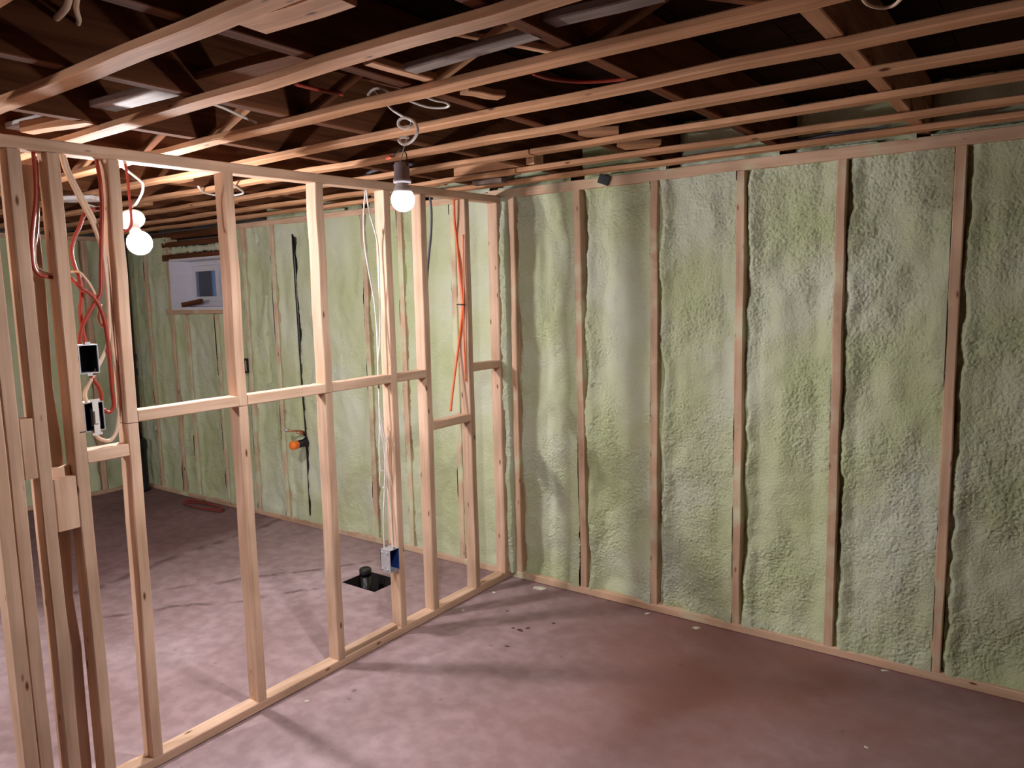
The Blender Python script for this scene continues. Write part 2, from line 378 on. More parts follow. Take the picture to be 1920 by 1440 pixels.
# ------------------------------------------------------------------ setting: long foam wall (back)
WX0, WX1, WZ0, WZ1 = -5.70, -4.93, 1.53, 1.905
yc0, yc1 = D+0.115, D+0.36
wall_back = thing('wall_back', (-2.0, D+0.1, 0), 'long wall of studs and pale green spray foam insulation', 'wall', kind='structure')
boxes('concrete', [(FX0, WX0, yc0, yc1, 0, 2.36), (WX1, XR+0.2, yc0, yc1, 0, 2.36), (WX0, WX1, yc0, yc1, 0, WZ0), (WX0, WX1, yc0, yc1, WZ1, 2.36)], 'blockwall', wall_back)
bx('bottom_plate', XL, P-0.09, D-0.002, D+0.087, 0.001, 0.039, 'foamedwood', wall_back, seg=14)
bx('bottom_plate', P+0.001, XR, D-0.002, D+0.087, 0.001, 0.039, 'foamedwood', wall_back, seg=14)
bx('top_plate', -4.90, P-0.09, D-0.002, D+0.087, 2.091, 2.129, 'foamedwood', wall_back, seg=12)
bx('top_plate', P-0.088, XR, D-0.004, D+0.087, 2.091, 2.138, 'foamedwood', wall_back, seg=14)
rs = [-2.374, -1.964, -1.554, -1.144, -0.734, -0.324, 0.086, 0.496, 0.906, 1.316, 1.726, 2.136, 2.546, 2.956, 3.366]
tw = {-1.964: -0.012, -1.554: 0.004, -1.144: 0.0, -0.734: 0.004, -0.324: 0.008}
def fstud(xc, z0=0.039, z1=2.090, dx=0.0, depth=0.0, mat='foamedwood', w=0.038):
    return board('stud', (xc-dx, D+0.0435+depth, z0), (xc+dx, D+0.0435+depth, z1), w, 0.087, (1, 0, 0), mat, wall_back, seg=9, jit=0.0025, edge=0.0008)
for x in rs: fstud(x, dx=tw.get(x, 0)*0.6)
ls = [-2.785, -3.195, -3.505, -4.0, -4.41, -4.74]
for x in ls: fstud(x, mat='sprayed')
for x in (-5.13, -5.53): fstud(x, z1=1.485, mat='sprayed')
fstud(-5.735); fstud(-6.08); fstud(-6.36)
fstud(-4.905, w=0.045)
pl = lambda u, z, d: (u, D+d, z)
xs = rs
for i in range(len(xs)-1):
    far = xs[i] > 0.3
    foam_panel(wall_back, xs[i]+0.0185, xs[i+1]-0.0185, 0.036, 2.093, pl, base=0.036, res=0.03 if far else 0.0042, seed=3.1*i+1.3, channel=0.012+0.010*((i*7)%3)/2)
foam_panel(wall_back, P-0.01, -2.374-0.0185, 0.036, 2.093, pl, base=-0.022, res=0.005, seed=12.1, channel=0.0, big=0.7, lo=-0.05)
la = [-6.36, -6.08, -5.735, -5.53, -5.13, -4.905, -4.74, -4.41, -4.0, -3.505, -3.195, -2.785, P-0.04]
for i in range(len(la)-1):
    a, b = la[i], la[i+1]; top = 2.093; slits = ()
    if -5.74 < a < -4.92: top = 1.487
    if a == -4.74: slits = [([(-4.53, 1.36), (-4.525, 1.48), (-4.50, 1.58), (-4.50, 1.62)], 0.007, 0.05), ([(-4.53, 1.0), (-4.54, 1.2), (-4.53, 1.34)], 0.009, 0.06), ([(-4.60, 1.98), (-4.585, 2.04)], 0.006, 0.05)]
    if a == -4.41: slits = [([(-4.183, 0.08), (-4.175, 0.6), (-4.19, 1.1), (-4.207, 2.0)], 0.016, 0.05)]
    foam_panel(wall_back, a+0.0185, b-0.0185, 0.036, top, pl, base=0.014, res=0.009, seed=2.3*i+41, channel=0.02, rough=0.75, big=0.8, slits=slits)

# foam on the rim above the plate, ragged foam beads along the plate top
def bead(parent, x0, x1, y, z, r, mat='foam', seed=0, name='foam_bead'):
    n = int((x1-x0)/0.02); V = []; F = []; K = 10
    rr = random.Random(seed)
    for i in range(n+1):
        x = x0+(x1-x0)*i/n; q = r*(0.55+0.45*rr.random())
        for k in range(K):
            a = 2*math.pi*k/K; qq = q*(0.75+0.5*rr.random()); V.append((x+rr.uniform(-.006, .006), y+qq*0.7*math.cos(a), z+qq*math.sin(a)))
    for i in range(n):
        for k in range(K):
            a = i*K+k; b = i*K+(k+1) % K; F.append((a, b, b+K, a+K))
    F.append(tuple(reversed(range(K)))); F.append(tuple(n*K+k for k in range(K)))
    return link(name, pydata(name, V, F), mat, parent, smooth=True)

# above and around the window: header, ragged foam, dark plank
bx('header', -5.80, -4.86, D-0.004, D+0.085, 1.906, 1.955, 'old', wall_back, seg=6)
bead(wall_back, -5.80, -4.86, D+0.02, 1.985, 0.034, seed=4)
bx('header', -5.80, -4.86, D+0.0, D+0.085, 2.012, 2.05, 'old', wall_back, seg=6)
bx('rough_sill', -5.80, -4.86, D-0.004, D+0.10, 1.488, 1.528, 'foamedwood', wall_back, seg=6)
bx('lintel', -6.3, -4.80, D+0.03, D+0.11, 2.075, 2.128, 'old', wall_back, seg=6)

# window in the recess
yw = 3.44
win = thing('window_1', ((WX0+WX1)/2, yw, WZ0), 'small white basement window set in a deep recess', 'window', kind='structure')
boxes('reveal', [(WX0-0.012, WX0+0.004, D-0.006, yw+0.09, WZ0, WZ1), (WX1-0.004, WX1+0.012, D-0.006, yw+0.09, WZ0, WZ1), (WX0, WX1, D-0.006, yw+0.09, WZ1-0.004, WZ1+0.012), (WX0, WX1, D-0.012, yw+0.09, WZ0-0.01, WZ0+0.012)], 'vinyl', win)
fx0, fx1, fz0, fz1 = WX0+0.006, WX1-0.006, WZ0+0.014, WZ1-0.006
def frame_boxes(x0, x1, z0, z1, w, y0, y1): return [(x0, x0+w, y0, y1, z0, z1), (x1-w, x1, y0, y1, z0, z1), (x0+w, x1-w, y0, y1, z0, z0+w), (x0+w, x1-w, y0, y1, z1-w, z1)]
boxes('frame', frame_boxes(fx0, fx1, fz0, fz1, 0.035, yw, yw+0.06), 'vinyl', win)
xm = (fx0+fx1)/2
for k, (a, b, yo) in enumerate(((fx0+0.036, xm+0.02, 0.008), (xm-0.02, fx1-0.036, 0.032))):
    sash = boxes('sash', frame_boxes(a, b, fz0+0.036, fz1-0.036, 0.042, yw+yo, yw+yo+0.022), 'vinyl', win)
    boxes('pane', [(a+0.042, b-0.042, yw+yo+0.009, yw+yo+0.014, fz0+0.078, fz1-0.078)], 'glass', sash)

# ------------------------------------------------------------------ setting: left foam wall, plain walls out of view
wall_left = thing('wall_left', (XL-0.05, 1.0, 0), 'dim foam insulated stud wall at the far left end', 'wall', kind='structure')
boxes('concrete', [(FX0, XL-0.11, YB, yc0-0.002, 0, 2.36)], 'blockwall', wall_left)
bx('bottom_plate', XL-0.089, XL, YB+0.2, D-0.004, 0.001, 0.039, 'spruce', wall_left, seg=10)
bx('top_plate', XL-0.089, XL, YB+0.2, D-0.004, 2.09, 2.128, 'spruce', wall_left, seg=10)
ly = [3.27, 2.98, 2.57, 2.16, 1.75, 1.34, 0.93, 0.52]
for y in ly: board('stud', (XL-0.0445, y, 0.039), (XL-0.0445, y, 2.09), 0.087, 0.038, (1, 0, 0), 'spruce', wall_left, seg=5)
pll = lambda u, z, d: (XL-d, -u, z)
for i in range(len(ly)-1):
    foam_panel(wall_left, -ly[i]+0.0185, -ly[i+1]-0.0185, 0.036, 2.093, pll, base=0.03, res=0.022, seed=5.7*i+80, rough=0.7)
wr = boxes('wall_right', [(XR, XR+0.2, YB, FY1, 0, 2.36)], 'blockwall'); tag(wr, 'bare concrete wall at the right end of the basement', 'wall', kind='structure')
wf = boxes('wall_front', [(FX0, XR+0.2, YB-0.2, YB, 0, 2.36)], 'blockwall'); tag(wf, 'bare concrete wall behind the photographer', 'wall', kind='structure')

# ------------------------------------------------------------------ setting: partition
def ztop(y): return 2.036+0.0145*(y-1.22)
part = thing('wall_partition', (P-0.045, 2.0, 0), 'open wooden stud partition running up to the foam wall', 'wall', kind='structure')
XB = P-0.063
bx('bottom_plate', XB, P, 0.80, D-0.004, 0.001, 0.038, 'spruce', part, seg=10, jit=0.0015)
tp = board('top_plate', ((P+XB)/2, -0.6, ztop(-0.6)+0.018), ((P+XB)/2, D-0.006, ztop(D)+0.018), 0.063, 0.036, (1, 0, 0), 'spruce', part, seg=14, jit=0.001)
def pstud(yb, yt=None, z0=0.039, z1=None, t=0.038, splits=(), mat='spruce', jit=0.002):
    """yb/yt: y of the stud edge nearest the camera at the bottom and the top"""
    yt = yb if yt is None else yt
    z1 = (ztop(yt)-0.0008) if z1 is None else z1
    return board('stud', ((P+XB)/2, yb+t/2, z0), ((P+XB)/2, yt+t/2, z1), 0.063, t, (1, 0, 0), mat, part, seg=7, jit=jit, edge=0.0006, splits=splits)
RZ0, RZ1 = 1.198, 1.236
def Y(u, v): return at(u, v, 'x', P)[1]
sA = (Y(287, 1421.6), Y(200, 296)); sB = (Y(485.7, 1321), Y(419, 320)); sC = (Y(635.4, 1240), Y(591.7, 342))
sD = (Y(753.5, 1175), Y(719.4, 358)); sE = (Y(814.6, 1142.5), Y(788, 367)); sF = (Y(893, 1103), Y(870, 376)); sG = (3.238, 3.244)
cut = RZ0-0.039
for s in (sA, sB, sC): pstud(*s, splits=(cut,))
for s in (sD, sE, sF, sG): pstud(*s)
def ymid(s, z): return s[0]+(s[1]-s[0])*(z/2.04)
def rail(s0, s1, z0, z1, x0=XB, x1=P, mat='spruce'):
    a = ymid(s0, z1)+0.0385; b = ymid(s1, z1)-0.0005
    return bx('rail', x0, x1, a, b, z0, z1, mat, part, seg=3, jit=0.001)
for s0, s1 in ((sA, sB), (sB, sC), (sC, sD), (sD, sE)): rail(s0, s1, RZ0, RZ1)
rail(sE, sF, 0.938, 0.976); rail(sF, sG, 1.192, 1.230)
# short pieces on the plate beside studs
bx('plate_block', XB+0.012, P-0.008, sC[0]+0.040, sD[0]-0.02, 0.0385, 0.060, 'spruce', part, seg=2)
# built-up post at the door side
for yb in (0.827, 0.866): pstud(yb, jit=0.001)
K3 = 0.942; K2 = 1.047
pstud(K3, jit=0.001); pstud(K2, jit=0.001)
bx('post_block', XB+0.02, P, 0.9045, K3-0.0005, 1.078, 1.257, 'spruce', part, seg=2)
bx('post_block', P-0.030, P-0.002, K3+0.0385, K2-0.0005, 0.899, 1.062, 'spruce', part, seg=2)
bx('post_block', XB, P-0.032, K3+0.0385, K2-0.0005, 0.905, 1.090, 'spruce', part, seg=2)
board('stud', (XB-0.02, 1.000, 0.002), (XB-0.02, 1.000, 2.0), 0.038, 0.075, (1, 0, 0), 'spruce', part, seg=12, jit=0.004, edge=0.002)
bx('rail', XB, P, K2+0.0385, ymid(sA, 1.1)-0.0005, 1.092, 1.132, 'spruce', part, seg=2)
pstud(-0.6)

# ------------------------------------------------------------------ setting: ceiling
ceiling = thing('ceiling', (-2.0, 0.5, 2.335), 'open basement ceiling of dark joists with pale strapping below', 'ceiling', kind='structure')
ZJ = ZS+0.02
y_ = YB
jx = [-0.445+0.51*k for k in range(-12, 8)]
for k, x in enumerate([-6.7+0.2*i for i in range(53)]):
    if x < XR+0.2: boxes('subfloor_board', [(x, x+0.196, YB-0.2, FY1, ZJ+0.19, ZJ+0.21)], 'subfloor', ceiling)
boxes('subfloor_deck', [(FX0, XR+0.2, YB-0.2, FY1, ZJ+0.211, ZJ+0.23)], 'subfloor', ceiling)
for x in jx:
    new = x in (-0.445,) 
    bx('joist', x-0.021, x+0.021, YB, D+0.11, ZJ+0.001, ZJ+0.187, 'strap' if abs(x+0.445) < 0.01 else 'old', ceiling, seg=8, jit=0.002, edge=0.001)
SY = [0.255, 0.578, 0.90, 1.232, 1.560, 1.892, 2.206, 2.512, 2.842, 3.105]
for i, y in enumerate(SY):
    y = y+0.0
    if i in (7, 8):
        xj = -1.72-0.3*(i-7)
        board('strap', (FX0+0.3, y+0.035, ZS+0.0095), (xj, y+0.030, ZS+0.0095), 0.058, 0.019, (0, 1, 0), 'strap', ceiling, seg=22, jit=0.003, edge=0.001)
        board('strap', (xj+0.012, y+0.024, ZS+0.0095), (XR-0.002, y+0.012, ZS+0.0095), 0.058, 0.019, (0, 1, 0), 'strap', ceiling, seg=22, jit=0.003, edge=0.001)
    else:
        board('strap', (FX0+0.3, y+0.036, ZS+0.0095), (XR-0.002, y+0.022, ZS+0.0095), 0.060, 0.0195, (0, 1, 0), 'strap', ceiling, seg=40, jit=0.003, edge=0.001)
# cross bridging
for k, x in enumerate(jx[:-1]):
    if not (-4.6 < x < 0.6): continue
    a, b = x+0.022, x+0.51-0.022
    for yy, s in ((1.62, 1), (1.665, -1)):
        z0, z1 = (ZJ+0.012, ZJ+0.175) if s > 0 else (ZJ+0.175, ZJ+0.012)
        board('bridging', (a, yy, z0), (b, yy, z1), 0.038, 0.019, (0, 1, 0), 'old' if k % 2 else 'strap', ceiling, seg=2)
# scabs, old laths and blocks hanging about the joists
def scab(u0, v0, u1, v1, w, mat, z=None, t=0.02, wd=(0, 1, 0)):
    z = ZJ+0.012 if z is None else z
    a = at(u0, v0, 'z', z); b = at(u1, v1, 'z', z)
    return board('block', a, b, w, t, wd, mat, ceiling, seg=3, jit=0.002)
scab(770, 128, 1005, 60, 0.045, 'grey', z=ZJ-0.0015+0.012)
scab(1005, 44, 1240, -14, 0.055, 'grey', z=ZJ+0.03)
scab(30, 240, 336, 161, 0.085, 'pale', z=2.205, t=0.022)
scab(342, 160, 580, 100, 0.085, 'old', z=2.203, t=0.022)  # dusty rest of the plank, joist's shade put into a darker wood
scab(690, 112, 810, 146, 0.036, 'strap', wd=(1, 0, 0))
scab(870, 168, 940, 178, 0.05, 'strap', wd=(1, 0, 0))
scab(1085, 250, 1160, 246, 0.10, 'strap')
scab(1155, 272, 1235, 270, 0.10, 'strap')
scab(50, 240, 172, 222, 0.05, 'strap', t=0.035)
scab(470, 45, 640, -10, 0.085, 'strap', z=ZJ+0.012)
scab(118, 374, 184, 372, 0.12, 'pale', z=ZS-0.012, t=0.02)
scab(890, 344, 945, 338, 0.05, 'grey', z=ZS-0.012)
scab(860, 322, 1010, 298, 0.07, 'strap', z=ZJ+0.03, t=0.05)
for (X, yy) in ((-3.2, 2.35), (-3.6, 2.68), (-3.05, 2.70), (-2.75, 3.02), (-4.1, 2.7), (-4.5, 2.4), (-3.5, 2.05)):
    board('block', (X, yy, ZJ+0.014), (X+0.14, yy, ZJ+0.014), 0.085, 0.02, (0, 1, 0), 'strap', ceiling, seg=2)
# foam sprayed on the rim between the joists
for i in range(len(jx)-1):
    a, b = jx[i]+0.023, jx[i+1]-0.023
    if a < -4.9 or a > 1.6: continue
    foam_panel(ceiling, a, b, 2.132, ZJ+0.188, pl, base=0.07, res=0.012, seed=7.7*i+120, channel=0.0, big=1.6)
    if i % 3 != 1: bead(ceiling, a+0.05*(i % 4), b-0.07*(i % 3), D+0.012, 2.140, 0.011, seed=60+i)

# ------------------------------------------------------------------ lamps
def sphere_prof(r, h0, a0, a1, n=12): return [(r*math.cos(a0+(a1-a0)*k/n), h0+r*math.sin(a0+(a1-a0)*k/n)) for k in range(n+1)]
LA = Vector((-1.56, 1.63, 1.866))
la_ = thing('hanging_bulb', LA, 'lit bulb in a grey socket hanging by looped white cable in front of the partition', 'light bulb', 'temporary work bulbs')
lathe('bulb_glass', sphere_prof(0.034, 0, -math.pi/2, math.radians(35)), LA, (0, 0, 1), 'glow_a', la_)
lathe('bulb_collar', [(0.0278, 0.0196), (0.0275, 0.023), (0.025, 0.031), (0.019, 0.044), (0.0155, 0.05)], LA, (0, 0, 1), 'porcelain', la_)
lathe('socket', [(0.024, 0.046), (0.026, 0.050), (0.026, 0.058), (0.0225, 0.060), (0.0225, 0.098), (0.019, 0.105), (0.004, 0.107)], LA, (0, 0, 1), 'socket', la_)
def A(u, v, y=1.64): return at(u, v, 'y', y)
cbl = [A(700, 166, 1.80), A(722, 190, 1.76), A(735, 205, 1.74), A(755, 218, 1.70), A(771, 226, 1.68), A(770, 236, 1.665), A(760, 241, 1.66), A(748, 236, 1.655), A(748, 226, 1.65), A(760, 221, 1.645), A(776, 228, 1.64), A(783, 243, 1.64), A(779, 256, 1.64), A(769, 267, 1.64), A(757, 271, 1.64), A(748, 264, 1.645), A(752, 258, 1.65), A(766, 258, 1.65)]
tube('cable', cbl, 0.0042, 'white', la_, n=6)
tube('lead_wire', [A(764, 258, 1.65), A(757, 278), A(754, 292), A(749, 308, 1.63), A(750, 314, 1.63)], 0.0018, 'white', la_)
tube('lead_wire', [A(757, 282), A(762, 290), A(763, 302, 1.63), A(764, 312, 1.63)], 0.0018, 'black', la_)
tube('lead_wire', [A(754, 278), A(742, 288), A(733, 294)], 0.0018, 'black', la_)
n0, n1 = A(733, 293), A(720, 300)
lathe('wire_connector', [(0.0045, 0), (0.0065, 0.004), (0.005, 0.016), (0.0035, 0.020)], n0, n1-n0, 'nut', la_, sides=10)

lb_ = thing('hanging_bulb', LB, 'large lit bulb on a white lampholder behind the partition studs', 'light bulb', 'temporary work bulbs')
hb = HB; ax = (hb-LB).normalized()
lathe('bulb_glass', sphere_prof(0.050, 0, -math.pi/2, math.radians(57)), LB, ax, 'glow_b', lb_)
hl = (hb-LB).length
lathe('bulb_collar', [(0.0270, 0.0420), (0.0260, 0.048), (0.020, hl-0.022)], LB, ax, 'porcelain', lb_)
lathe('lampholder', [(0.030, hl-0.024), (0.034, hl-0.012), (0.054, hl-0.006), (0.056, hl+0.004), (0.050, hl+0.012), (0.02, hl+0.014)], LB, ax, 'porcelain', lb_)
hp = LB+ax*(hl+0.012)
tube('cable', [(-3.08, 1.60, 2.138), at(262, 338, 'x', -3.10), at(268, 347, 'x', -3.12), at(266, 362, 'x', -3.16), at(255, 382, 'x', -3.20), at(242, 394, 'x', -3.23), hp], 0.005, 'white', lb_)

LC = Vector((-3.30, -0.85, 1.80))
lc_ = thing('hanging_bulb', LC, 'lit bulb hanging beyond the doorway, out of the photograph to the left', 'light bulb', 'temporary work bulbs')
lathe('bulb_glass', sphere_prof(0.031, 0, -math.pi/2, math.radians(10)), LC, (0, 0, 1), 'glow_c', lc_)
lathe('bulb_collar', [(0.0306, 0.0055), (0.0306, 0.012), (0.026, 0.026), (0.019, 0.042), (0.0155, 0.05)], LC, (0, 0, 1), 'porcelain', lc_)
lathe('socket', [(0.024, 0.046), (0.026, 0.050), (0.0225, 0.060), (0.0225, 0.098), (0.019, 0.105), (0.004, 0.107)], LC, (0, 0, 1), 'socket', lc_)
tube('cable', [LC+Vector((0, 0, 0.10)), LC+Vector((0.01, 0.01, 0.2)), LC+Vector((0, 0.0, 0.35))], 0.0042, 'white', lc_)

# ------------------------------------------------------------------ boxes on the partition
def elbox(name, label, y0, y1, z0, z1, x1=P-0.002, dep=0.058, mat='steel', inner='darkbox', cat='electrical box', group=None):
    ym, zm = (y0+y1)/2, (z0+z1)/2
    o = thing(name, (x1-dep, ym, z0), label, cat, group); w = 0.003; x0 = x1-dep
    boxes('shell', [(x0, x0+w, y0, y1, z0, z1), (x0, x1, y0, y0+w, z0, z1), (x0, x1, y1-w, y1, z0, z1), (x0, x1, y0+w, y1-w, z0, z0+w), (x0, x1, y0+w, y1-w, z1-w, z1)], mat, o)
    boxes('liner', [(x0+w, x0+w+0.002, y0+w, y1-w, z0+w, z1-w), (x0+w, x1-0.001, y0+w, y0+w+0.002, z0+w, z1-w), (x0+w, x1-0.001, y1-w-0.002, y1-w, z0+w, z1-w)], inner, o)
    boxes('ear', [(x1-0.002, x1, ym-0.008, ym+0.008, z1, z1+0.008)], mat, o); boxes('ear', [(x1-0.002, x1, ym-0.008, ym+0.008, z0-0.008, z0)], mat, o)
    return o
b1 = elbox('switch_box', 'empty dark metal electrical box on the stud, upper of two boxes', 1.0865, 1.146, 1.372, 1.462)
b2 = elbox('switch_box', 'metal electrical box holding a white switch below the empty box', 1.0865, 1.148, 1.190, 1.282)
boxes('switch_body', [(P-0.045, P+0.004, 1.104, 1.132, 1.206, 1.262)], 'black', b2)
yoke = boxes('switch_yoke', [(P+0.004, P+0.006, 1.110, 1.128, 1.178, 1.292), (P+0.004, P+0.0062, 1.104, 1.134, 1.178, 1.186), (P+0.004, P+0.0062, 1.104, 1.134, 1.284, 1.292)], 'device', b2)
boxes('switch_toggle', [(P+0.006, P+0.011, 1.113, 1.125, 1.215, 1.255)], 'device', yoke)
boxes('nail', [(P-0.001, P+0.0015, 1.068, 1.0865, 1.192, 1.195)], 'black', b2)
# box low on the fourth stud
yD = ymid(sD, 0.38)
b3 = elbox('outlet_box', 'square metal box with blue inside low on a partition stud', yD-0.062, yD-0.0005, 0.325, 0.430, x1=P+0.004, dep=0.062, inner='bluebox')
for (dx, dz) in ((0.008, 0.012), (0.042, 0.012), (0.008, 0.09), (0.042, 0.09)):
    lathe('clamp_screw', [(0.006, 0), (0.005, 0.003), (0.001, 0.0045)], (P-0.055+dx, yD-0.062, 0.325+dz), (0, -1, 0), 'steel', b3, sides=8)
b4o = thing('outlet_box', (-4.772, D-0.01, 1.06), 'small black outlet box on a far foam wall stud beside the window', 'electrical box')
boxes('shell', [(-4.79, -4.752, D-0.025, D-0.004, 1.06, 1.165)], 'black', b4o)
boxes('device', [(-4.757, -4.75, D-0.030, D-0.025, 1.075, 1.15)], 'steel', b4o)
tube('wire_tail', [(-4.775, D-0.02, 1.06), (-4.772, D-0.022, 1.035), (-4.76, D-0.02, 1.03)], 0.0025, 'beige', b4o)

# ------------------------------------------------------------------ cables
def cable(name, pts, mat, label, r=0.0055, x=None, cat='cable', group=None, y=None, z=None):
    q = []
    for p in pts:
        if len(p) == 3: q.append(at(p[0], p[1], 'x' if x is not None else ('y' if y is not None else 'z'), p[2]))
        elif x is not None: q.append(at(p[0], p[1], 'x', x))
        elif y is not None: q.append(at(p[0], p[1], 'y', y))
        else: q.append(at(p[0], p[1], 'z', z))
    o = tube(name, q, r, mat); return tag(o, label, cat, group)
gl = 'cables in the left stud bay'
cable('cable', [(62, 283, P-.03), (66, 325), (67, 372), (63, 410), (59.5, 450), (61, 490), (66, 507), (76, 516), (90, 519), (103, 521, P-.035)], 'red', 'red-brown cable bending into the stud left of the switch boxes', x=P-.03, group=gl)
cable('cable', [(68, 300, P-.045), (71, 360), (70, 420), (65, 470), (68, 498), (80, 510), (98, 516, P-.045)], 'beige', 'cream cable running beside the red-brown one into the same stud', r=.0045, x=P-.05, group=gl)
cable('cable', [(114, 283, P-.02), (120, 312), (133, 340), (150, 375), (168, 408), (182, 440), (192, 475), (199, 520), (203, 570), (205, 620), (199, 655), (180, 695), (160, 735), (164, 757)], 'beige', 'cream cable slanting across the left stud bay down to the lower box', r=.006, x=P-.02, group=gl)
cable('cable', [(118, 284, P-.04), (128, 318), (141, 345), (160, 380), (178, 415), (191, 455), (200, 500), (206, 560), (210, 610), (213, 655), (219, 700), (223, 745), (222, 785), (217, 812), (205, 826), (186, 822), (174, 808)], 'beige', 'cream cable looping round under the white switch', r=.006, x=P-.03, group=gl)
cable('cable', [(178, 287, P-.05), (187, 335), (191, 385), (190, 440), (189, 510), (188, 550), (178, 568), (162, 595), (152, 620), (149, 645)], 'red', 'red cable dropping straight then crossing left to the upper box', x=P-.015, r=.006, group=gl)
cable('cable', [(188, 391), (172, 393), (158, 402), (149, 425), (138, 450), (134, 473), (140, 500), (149, 522), (153, 548), (151, 580), (153, 610), (161, 646)], 'red', 'red cable with an arched top entering the upper box', x=P-.035, r=.006, group=gl)
cable('cable', [(133, 521, P-.05), (150, 539), (168, 550), (183, 568), (194, 595), (201, 632), (206, 680), (210, 730), (213, 757), (209, 770), (201, 773), (194, 768)], 'red', 'red cable curling up into the right side of the lower box', x=P-.010, r=.006, group=gl)
cable('cable', [(168, 700), (175, 712), (185, 726), (190, 742), (190, 757)], 'red', 'short red cable linking the two switch boxes', x=P-.02, r=.006, group=gl)
cable('cable', [(134, 510, P-.05), (148, 510), (162, 524), (174, 543), (184, 566), (190, 590), (193, 612), (186, 605), (184, 590), (190, 570)], 'beige', 'pale cable arching in front of the red ones', x=P-.025, r=.004, group=gl)
cable('cable', [(233, 294, P-.068), (239, 335, P-.09), (243, 375), (246, 405), (246, 422), (240, 431), (231, 434)], 'red', 'thin dark red cable dangling by the large bulb', x=P-.12, r=.0045)
gm = 'cables beside the fourth partition stud'
cable('cable', [(685, 356), (682, 400), (683, 450), (690, 500), (701, 560), (706, 610), (708, 660), (710, 700), (711, 740), (712, 790), (718, 830), (722, 860), (721, 920), (719, 980), (721, 1033)], 'white', 'thin grey-white cable bowing left beside the fourth stud', x=P-.05, r=.0038, group=gm)
cable('cable', [(687, 356), (692, 395), (702, 430), (709, 465), (711, 530), (713, 590), (712, 640), (709, 680), (710, 720), (712, 770), (720, 815), (726, 850), (729, 900), (733, 960), (737, 1033)], 'white', 'thin grey-white cable running close along the fourth stud', x=P-.035, r=.0038, group=gm)
cable('cable', [(737, 785), (729, 815), (726, 845), (731, 890), (738, 930), (741, 980), (742, 1032)], 'beige', 'tan cable rising from the blue box and bending behind the stud', x=P-.025, r=.004, group=gm)
cable('cable', [(712, 790), (711, 840), (713, 875), (712, 905), (717, 916), (722, 908), (721, 890), (716, 882)], 'white', 'white cable end hanging in a small loop above the blue box', x=P-.06, r=.003, group=gm)
yF = min(sF)-0.009
def F_(u, v, dy=0.0): return at(u, v, 'y', yF-dy)
oc = tube('cable', [at(851, 372, 'x', P-.045), at(852, 410, 'x', P-.05), at(856, 450, 'x', P-.055), F_(861, 500), F_(866, 545), F_(867.5, 572), F_(865, 605), F_(860, 645), at(853, 700, 'x', P-.06), at(848, 740, 'x', P-.06), at(845, 771, 'x', P-.06)], .006, 'orange')
tag(oc, 'bright orange cable tied midway and ending at the low rail', 'cable')
oc2 = tube('cable', [F_(869, 440), F_(869, 500), F_(869.5, 545, .004), F_(869, 575, .005), F_(869.5, 620, .002), F_(871.5, 670), F_(873, 715)], .004, 'orange')
tag(oc2, 'second orange cable crossing at the black tie near the stud', 'cable')
tc_ = F_(867, 571, 0.004)
tie = tube('cable_tie', [tc_+Vector((-0.03, -0.006, 0)), tc_+Vector((-0.012, -0.012, 0.001)), tc_+Vector((0.008, -0.010, 0)), tc_+Vector((0.016, 0.0, -0.001))], 0.003, 'black'); tag(tie, 'black tie round the orange cables', 'cable tie')
cable('cable', [(806, 368), (809, 400), (808, 440), (804, 480), (801, 520), (800, 560)], 'greycable', 'grey cable hanging behind the fifth partition stud', x=P-.075, r=.006)
# ceiling wires
gc = 'loose ceiling wires'
cable('cable', [(690, 178), (700, 168), (715, 166), (735, 176), (760, 186), (800, 200), (830, 202), (842, 198), (835, 192), (815, 188), (795, 180)], 'white', 'white cable loop above the small bulb between straps', z=2.17, r=.004, group=gc)
cable('cable', [(395, 194), (420, 203), (450, 217), (480, 230)], 'white', 'white cable sagging between two straps above the partition', z=2.17, r=.004, group=gc)
cable('cable', [(552, 157), (575, 163), (605, 170), (642, 177)], 'red', 'red cable in the joist space left of the small bulb', z=2.20, r=.006, group=gc)
cable('cable', [(1000, 138), (1030, 147), (1070, 152), (1110, 153), (1160, 149), (1200, 142)], 'red', 'dim red cable in the dark joist space right of the bulb', z=2.22, r=.006, group=gc)
cable('cable', [(131, -10), (125, 12), (110, 30), (93, 43)], 'beige', 'left of two pale cables entering a joist at the top left', z=2.26, r=.008, group=gc)
cable('cable', [(146, -10), (143, 15), (148, 38), (143, 48), (131, 54)], 'beige', 'right of two pale cables entering a joist at the top left', z=2.26, r=.006, group=gc)
cable('cable', [(1612, -14), (1625, 6), (1650, 14), (1675, 10), (1695, -8)], 'beige', 'pale cable loop hanging at the top right', z=2.16, r=.004, group=gc)
cable('cable', [(1460, 262), (1500, 262), (1560, 252), (1640, 243), (1680, 226), (1720, 220)], 'greycable', 'dark cable along the rim foam at the upper right', z=2.19, r=.006, group=gc)
cable('cable', [(660, 345), (690, 325), (720, 315), (750, 310), (775, 308)], 'greycable', 'grey cable bundle above the plate beside the small bulb', z=2.17, r=.007, group=gc)
cable('cable', [(434, 345), (446, 352), (456, 362), (430, 367), (400, 365), (382, 360), (372, 350)], 'white', 'white cable draped under the straps behind the second full stud', z=2.125, r=.005, group=gc)
cable('cable', [(150, 380), (180, 388), (187, 392)], 'white', 'short white cable above the upper left stud bay', z=2.1, r=.005, group=gc)

